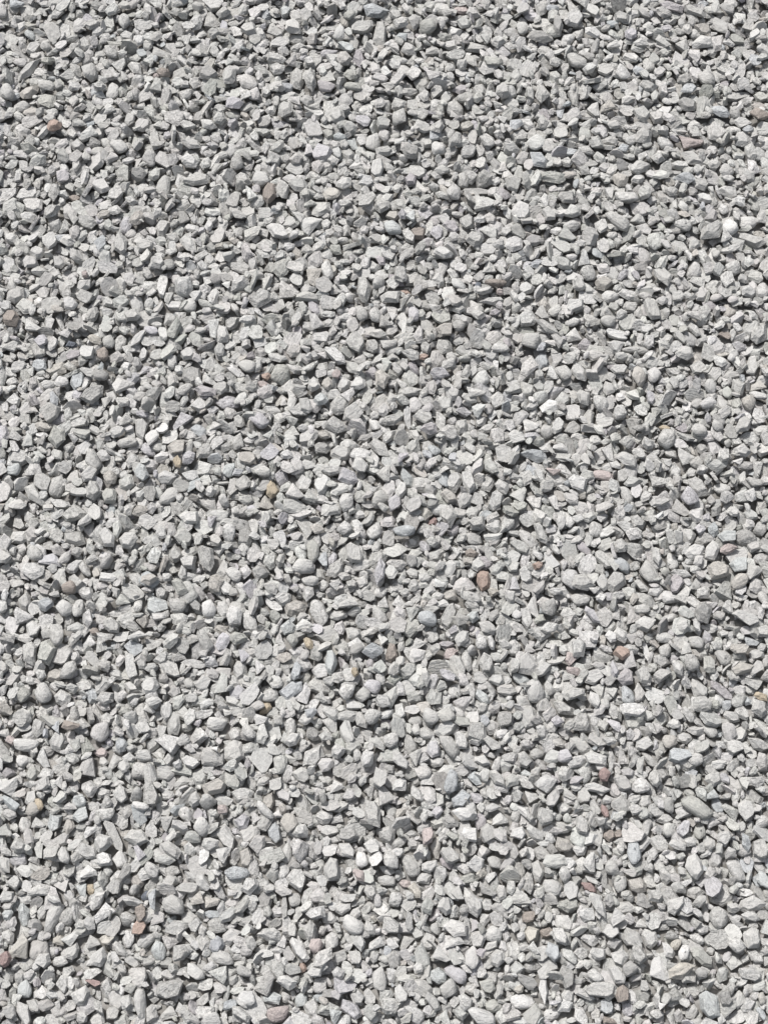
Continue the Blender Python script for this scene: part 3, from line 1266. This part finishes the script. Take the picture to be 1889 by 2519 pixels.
1500 1410 102 86 0 oB|beige olive rough stone at the bottom, right of centre
605 1560 165 100 133 lB|large pinkish grey slab at the bottom in the middle
865 1540 115 104 0 pO
145 1595 155 108 20 kO|large pinkish tan stone at the bottom edge
1460 1612 190 92 165 wO|large pale bar shaped stone at the bottom edge
1250 1430 122 98 40 gO
935 1460 112 86 110 pO
730 1480 108 76 110 p
1360 1515 110 90 120 p
985 985 122 56 95 p
1285 1120 132 78 5 p
1585 320 112 90 0 p
1560 60 150 70 135 g
800 60 130 90 90 g
520 110 100 80 10 p
130 100 100 84 30 g
80 200 120 80 60 t
55 270 150 56 140 p
970 1120 110 74 40 g
1110 1130 110 84 60 g
1165 1040 80 66 120 g
900 850 110 96 30 p
600 840 120 60 15 p
740 790 110 84 90 g
560 910 110 76 10 p
940 280 120 60 30 t
60 1310 90 76 30 p
540 1220 110 84 20 g
640 1220 100 80 120 g
780 1130 110 80 5 w
100 1490 120 80 0 m
290 1500 90 80 80 m
500 1600 90 84 60 m
360 1560 110 96 120 p
800 1370 150 90 100 g
1190 1220 120 84 130 p
1570 1230 104 100 60 p
1140 1510 140 70 120 g
1010 410 80 56 170 p
700 220 100 60 80 g
860 340 0 0 0 g
1555 610 120 84 140 g
1300 810 90 76 100 g
1540 1540 100 90 30 o
#1259 1889
600 40 84 76 85 qB|dark red brown block in the lower right
90 85 145 72 142 pO
95 20 90 46 0 m
560 118 185 62 170 pB
1310 65 112 100 0 gO
1200 250 215 100 145 oO|very large smooth bent dark grey stone in the lower right
612 265 88 48 115 qB|red brown sliver below the dark red brown block
640 430 80 76 0 nB|reddish brown cube with grey top in the lower right
705 415 64 56 0 nB
210 320 106 98 80 gO
160 415 145 82 145 pB
795 535 168 88 98 bO|tall smooth blue grey oval in the lower right
1180 635 160 116 88 pB|large blocky cracked pale stone in the lower right
1305 165 84 66 0 m
1520 270 132 96 95 pO
460 360 112 88 80 g
335 490 112 98 120 tB
450 520 98 78 0 wB
955 480 140 96 140 gB
1615 520 124 96 90 gO
1460 660 155 86 118 pO
175 660 140 88 92 gB
265 765 130 106 150 pO
510 765 120 56 150 qB|brick red angular stone in the lower right
530 720 110 42 150 p
345 690 115 80 88 p
500 610 120 80 95 p
655 640 92 100 0 gO
605 710 132 48 95 dF
710 745 110 84 90 g
825 750 130 110 150 tB
375 885 152 92 0 oB
560 885 175 70 115 pB
1560 880 190 104 5 pB
1345 970 140 118 90 gO
120 960 94 76 0 nB|brownish grey stone near two thirds right, low down
135 1070 115 102 100 cB|beige tan blocky stone in the bottom right part
235 1060 92 66 20 nB|dark brown stone right of the beige tan block
310 1090 125 90 110 pB
515 1110 122 78 170 wB
780 1095 138 118 110 gB
1070 1140 82 62 60 cO|cream yellow stone in the bottom right part
1045 1080 86 62 0 dO
905 1100 122 98 100 pB
1010 1180 112 70 125 p
1115 1195 98 70 80 wO
265 1190 122 94 90 bB
700 1232 116 104 0 pO
820 1210 114 98 110 gO
460 1195 104 86 30 p
560 1200 104 84 160 p
645 1055 108 92 20 p
950 1305 165 120 120 wT|large white heart shaped stone in the bottom right
1100 1315 190 104 20 cB|broad flat tan slab in the bottom right
1225 1325 84 60 160 dO
1240 1225 170 86 142 oB
1215 1100 100 66 150 p
360 1350 140 92 100 dB
570 1430 195 106 170 gB
540 1345 110 66 145 p
715 1462 104 88 90 nB|rough tan brown stone near the bottom right
205 1440 175 54 93 wO
75 1512 165 98 5 wO
100 1380 145 80 150 dB
270 1595 122 78 15 wO
455 1620 145 90 115 wO
50 1432 64 48 10 cB|small tan stone left of the bottom right slab
1285 1530 165 130 110 mB|large angular mint grey stone near the bottom right corner
1380 1490 100 92 80 dB
1460 1145 104 88 140 pO
1560 1100 130 112 100 gO
480 1465 130 52 160 p
1545 1330 140 76 170 pO
365 1470 110 80 70 p
640 1640 90 44 170 nB|brown stone cut by the bottom edge on the right
680 1340 130 80 120 p
760 1300 110 90 20 d
1630 940 110 90 120 g
1380 450 100 92 40 p
1000 320 130 70 175 p
880 380 150 64 80 p
865 210 100 90 20 g
930 60 110 86 90 g
1230 400 100 80 100 o
1080 495 120 60 160 p
1160 470 90 66 10 p
1520 480 120 60 100 b
1640 720 120 80 120 m
370 160 110 56 130 g
470 165 100 90 100 g
130 175 110 84 150 p
350 250 100 80 0 p
540 240 110 60 120 g
30 300 90 66 60 g
45 420 110 84 10 w
120 540 100 60 110 p
240 1300 0 0 0 g
140 1280 120 76 10 g
1580 170 130 80 150 d
800 200 90 60 20 p
670 960 110 92 30 p
740 900 130 84 10 g
1060 880 140 90 40 p
930 830 96 84 0 g
1220 860 100 60 40 g
1200 930 90 56 160 w
850 1000 90 56 0 p
1550 960 120 60 160 p
1290 1240 0 0 0 g
1120 1000 120 90 110 g
1590 1220 120 70 130 p
1420 1430 100 56 60 g
1360 1400 90 50 150 p
950 1590 100 66 170 p
1040 1600 120 70 80 g
760 1560 110 76 90 l
620 1540 100 84 90 b
1480 1500 110 90 60 g
1630 1590 90 50 120 b
1180 1580 100 80 60 g
'''
K = 630.0 / 1659.0
traced = []
ox = oy = 0
for ln in TRACED.strip().splitlines():
    if ln[0] == '#':
        ox, oy = map(float, ln[1:].split()); continue
    spec, _, name = ln.partition('|')
    f = spec.split()
    x, y, a1, a2, ang = map(float, f[:5])
    if a1 == 0:
        continue
    traced.append(dict(px=ox + x * K, py=oy + y * K, L=a1 * K, W=a2 * K, a=R(ang), tone=f[5][0], kind=f[5][1:], name=name.strip()))
r3 = random.Random(3)
for n, t in enumerate(traced):
    if not t['kind']:
        t['kind'] = r3.choice('OBBBT')
    elif t['kind'] == 'O' and not t['name'] and r3.random() < .45:
        t['kind'] = 'B'; t['was'] = 'O'
order = sorted(range(len(traced)), key=lambda n: (bool(traced[n]['name']), traced[n]['L'] * traced[n]['W']))
for n in order:
    t = traced[n]
    P, depth = ground_at(t['px'], t['py'], 0.002)
    mpp = depth * 2 * math.tan(VFOV / 2) / PH
    ca, sa = math.cos(t['a']), math.sin(t['a']) / 0.96
    L = t['L'] * mpp / 2 * math.hypot(ca, sa) * 0.97
    W = t['W'] * mpp / 2 * 0.98
    th = W * {'O': .72, 'B': .74, 'T': .6, 'F': .5}[t['kind']] if W > .5 * L else W * 0.95
    th = min(th, .0085)
    pool = BY[t['kind']]
    tint = np.array(TONES[t['tone']]) * r3.uniform(.93, 1.07)
    rot = np.array(rot_from(math.atan2(sa, ca), abs(r3.gauss(0, R(9))), r3.uniform(0, 6.28)))
    t['ok'] = drop(P.x, P.y, rot, np.array((L, W, th)), pool[(r3.randrange(len(pool)) + 3) % len(pool)], tint, traced=n, sink=.8,
                   limit=.0056 if t['name'] else .0045, weight=6.0 if t['name'] else 1.0)

# the rest of the top course: each stone goes to the lowest of several places, and leaves the placed ones in view
def fill(count, tries, scale, limit, cover):
    done = 0
    for _ in range(count):
        rot, s, li = random_stone(scale)
        rx = r2.uniform(X0 + .02, X1 - .02, tries); ry = r2.uniform(Y0 + .02, Y1 - .02, tries)
        ii = ((rx - X0) / CELL).astype(int); jj = ((ry - Y0) / CELL).astype(int)
        o = max(1, int(s[1] * .55 / CELL))
        h = np.maximum.reduce([H[jj, ii], H[jj, ii + o], H[jj, ii - o], H[jj + o, ii], H[jj - o, ii]])
        h = np.where(MASK[jj, ii] > 0, 1.0, h)
        for k in np.argsort(h)[:2]:
            if drop(rx[k], ry[k], rot, s, li, random_tint(), sink=.83, limit=limit, cover=cover):
                done += 1
                break
    return done
c1 = fill(6900, 12, 1.0, .0055, .07)
c2 = fill(6200, 20, .78, .0048, .06)
c3 = fill(4300, 40, .5, .0042, .06)
print('placed', len(stones), c1, c2, c3, 'surface', H[100:-100, 100:-100].mean(), H[100:-100, 100:-100].std())

# ------------------------------------------------------------------ geometry of the loose gravel
FULL = np.array((1.055, 1.055, 1.0))
def build_mesh(name, items, lib, origin=(0, 0, 0)):
    V, F, C, G, S = [], [], [], [], []
    base = 0
    for (x, y, z, rot, s, li, tint) in items:
        k, v, f, smooth = lib[li] if s[0] > .0042 else LOW[li]
        loc = v * s * FULL
        w = loc @ rot.T + (x - origin[0], y - origin[1], z - origin[2])
        V.append(w); F.append(f + base); base += len(v)
        C.append(np.broadcast_to(np.append(tint, .3 + 0.95 * (x * 917.3 % 1)), (len(v), 4)))
        G.append(loc + (x * 7.3 % 1 * 3, y * 5.1 % 1 * 3, (x + y) * 3.7 % 1 * 3))
        S.append(np.full(len(f), not smooth))
    V = np.concatenate(V).astype(np.float32); F = np.concatenate(F).astype(np.int32)
    me = bpy.data.meshes.new(name)
    me.vertices.add(len(V)); me.vertices.foreach_set('co', V.ravel())
    me.loops.add(F.size); me.loops.foreach_set('vertex_index', F.ravel())
    me.polygons.add(len(F)); me.polygons.foreach_set('loop_start', np.arange(0, F.size, 3, dtype=np.int32))
    me.update(calc_edges=True)
    a = me.attributes.new('sharp_face', 'BOOLEAN', 'FACE'); a.data.foreach_set('value', np.concatenate(S))
    a = me.attributes.new('tint', 'FLOAT_COLOR', 'POINT'); a.data.foreach_set('color', np.concatenate(C).astype(np.float32).ravel())
    a = me.attributes.new('grain', 'FLOAT_VECTOR', 'POINT'); a.data.foreach_set('vector', np.concatenate(G).astype(np.float32).ravel())
    me.materials.append(STONE)
    return me

owned = np.bincount(OWN[OWN >= 0], minlength=len(stones))
# the 300 that show largest (and every oddly coloured one) are objects of their own
good = [t for t in traced if t['ok']]
for n, t in enumerate(traced):
    t['i'] = n
named = [t for t in good if t['name']]
rest = sorted((t for t in good if not t['name']), key=lambda t: -t['L'] * t['W'])
DX, DY = 40.0, 32.0

TW = {'w': 'whitish', 'p': 'pale grey', 'g': 'mid grey', 'd': 'dark grey', 'l': 'lilac grey', 'v': 'mauve grey', 'm': 'mint grey',
      'b': 'bluish grey', 'o': 'greenish grey', 't': 'warm tan grey', 'n': 'brown', 'x': 'blue black', 'k': 'pinkish', 'c': 'cream'}
def describe(t):
    if t.get('was'):
        t = dict(t, kind=t['was'])
    r = t['L'] / t['W']
    if t['kind'] == 'T':
        sh = 'wedge'
    elif t['kind'] == 'F' or r > 2.1:
        sh = 'slim shard' if t['kind'] in 'FB' else 'slim pebble'
    elif r > 1.45:
        sh = 'long block' if t['kind'] == 'B' else 'long oval'
    elif r > 1.15:
        sh = 'block' if t['kind'] == 'B' else 'oval'
    else:
        sh = 'square chunk' if t['kind'] == 'B' else 'round pebble'
    return TW[t['tone']] + ' ' + sh
def direction(dx, dy):
    a = math.degrees(math.atan2(-dy, dx)) % 360
    return ['right of', 'up and right of', 'above', 'up and left of', 'left of', 'down and left of', 'below', 'down and right of'][int((a + 22.5) // 45) % 8]
seen = {}
for n, q in enumerate(stones):
    if q[7] >= 0:
        seen[q[7]] = owned[n] * CELL ** 2 / (math.pi * q[4][0] * q[4][1] * .93)
chosen, used = [], set()
for t in named:
    t['label'] = t['name']; used.add(t['name']); chosen.append(t)
for t in rest:
    if len(chosen) >= 300:
        break
    if seen[t['i']] < .5:
        continue
    cand = sorted(named, key=lambda q: math.hypot(q['px'] - t['px'], q['py'] - t['py']))[:4]
    for q in cand:
        d = math.hypot(q['px'] - t['px'], q['py'] - t['py'])
        lab = describe(t) + ' ' + ('just ' if d < 75 else '') + direction(t['px'] - q['px'], t['py'] - q['py']) + ' the ' + q['name']
        if len(lab.split()) <= 16 and lab not in used and d < 330:
            t['label'] = lab; used.add(lab); chosen.append(t)
            break
pick = {t['i'] for t in chosen}
loose = []
for n, (x, y, z, rot, s, li, tint, tr) in enumerate(stones):
    if tr >= 0 and tr in pick:
        zb = z - s[2]
        me = build_mesh('gravel_stone', [(x, y, z, rot, s, li, tint)], LIB, (x, y, zb))
        o = bpy.data.objects.new('gravel_stone', me)
        o.location = (x, y, zb)
        o['label'] = traced[tr]['label']
        o['category'] = 'stone'
        o['group'] = 'stones picked out in the gravel'
        col.objects.link(o)
        continue
    if owned[n] == 0:
        i, j = int((x - X0) / CELL), int((y - Y0) / CELL)
        if H[j, i] - (z + s[2]) > .004:
            continue
    loose.append((x, y, z, rot, s, li, tint))
tris = sum(len((LIB if q[4][0] > .0042 else LOW)[q[5]][2]) for q in loose)

# gravel going on round the middle of the bed, one course deep
far = []
step = .0118
for y in np.arange(-.9, 1.5, step):
    for x in np.arange(-.9, .9, step * 1.1):
        if X0 + .012 < x < X1 - .012 and Y0 + .012 < y < Y1 - .012:
            continue
        rot, s, li = random_stone(1.12)
        far.append((x + r2.uniform(-.5, .5) * step, y + r2.uniform(-.5, .5) * step, -.004 + r2.uniform(-.0045, .0045), rot, s, li, random_tint()))
tris2 = sum(len(LOW[q[5]][2]) for q in far)
print('loose', len(loose), tris, 'far', len(far), tris2)
for items, lib in ((loose, LIB), (far, LOW)):
    me = build_mesh('gravel', items, lib)
    g = bpy.data.objects.new('gravel', me)
    g['kind'] = 'stuff'
    g['category'] = 'gravel'
    g['label'] = 'dry pale grey crushed stone gravel covering the ground' if lib is LIB else 'outer gravel continuing beyond the edges of the picture'
    col.objects.link(g)

# still farther out the same loose gravel goes on, laid patch by patch
TILE = .6
patch = []
for y in np.arange(-.3, .3, step):
    for x in np.arange(-.3, .3, step * 1.1):
        rot, s, li = random_stone(1.12)
        patch.append((x + r2.uniform(-.5, .5) * step, y + r2.uniform(-.5, .5) * step, -.004 + r2.uniform(-.0045, .0045), rot, s, li, random_tint()))
first = (-1.2, -.6)
pm = build_mesh('gravel', patch, LOW)
po = bpy.data.objects.new('gravel', pm)
po.location = (first[0], first[1], 0)
po['kind'] = 'stuff'; po['category'] = 'gravel'; po['label'] = 'patch of loose gravel beyond the left edge of the picture'
col.objects.link(po)
spots = [(i * TILE, .3 + (j - .5) * TILE, 0) for i in range(-9, 10) for j in range(-8, 14)
         if not (abs(i) <= 1 and -1 <= j <= 2) and not (abs(i * TILE - first[0]) < .01 and abs(.3 + (j - .5) * TILE - first[1]) < .01)]
fm = bpy.data.meshes.new('gravel')
fm.from_pydata(spots, [], [])
fo = bpy.data.objects.new('gravel', fm)
fo['kind'] = 'stuff'; fo['category'] = 'gravel'; fo['label'] = 'far loose gravel all round, outside the picture'
col.objects.link(fo)
ng = bpy.data.node_groups.new('lay_patches', 'GeometryNodeTree')
ng.interface.new_socket('Geometry', in_out='INPUT', socket_type='NodeSocketGeometry')
ng.interface.new_socket('Geometry', in_out='OUTPUT', socket_type='NodeSocketGeometry')
gi, gout = ng.nodes.new('NodeGroupInput'), ng.nodes.new('NodeGroupOutput')
oi = ng.nodes.new('GeometryNodeObjectInfo'); oi.inputs['Object'].default_value = po; oi.inputs['As Instance'].default_value = True
ip = ng.nodes.new('GeometryNodeInstanceOnPoints')
rv = ng.nodes.new('FunctionNodeRandomValue'); rv.data_type = 'INT'
rv.inputs[4].default_value = 0; rv.inputs[5].default_value = 3
mu = ng.nodes.new('ShaderNodeMath'); mu.operation = 'MULTIPLY'; mu.inputs[1].default_value = math.pi / 2
cx = ng.nodes.new('ShaderNodeCombineXYZ')
lk = ng.links.new
lk(gi.outputs[0], ip.inputs['Points']); lk(oi.outputs['Geometry'], ip.inputs['Instance'])
lk(rv.outputs[2], mu.inputs[0]); lk(mu.outputs[0], cx.inputs[2]); lk(cx.outputs[0], ip.inputs['Rotation'])
lk(ip.outputs[0], gout.inputs[0])
fo.modifiers.new('lay_patches', 'NODES').node_group = ng
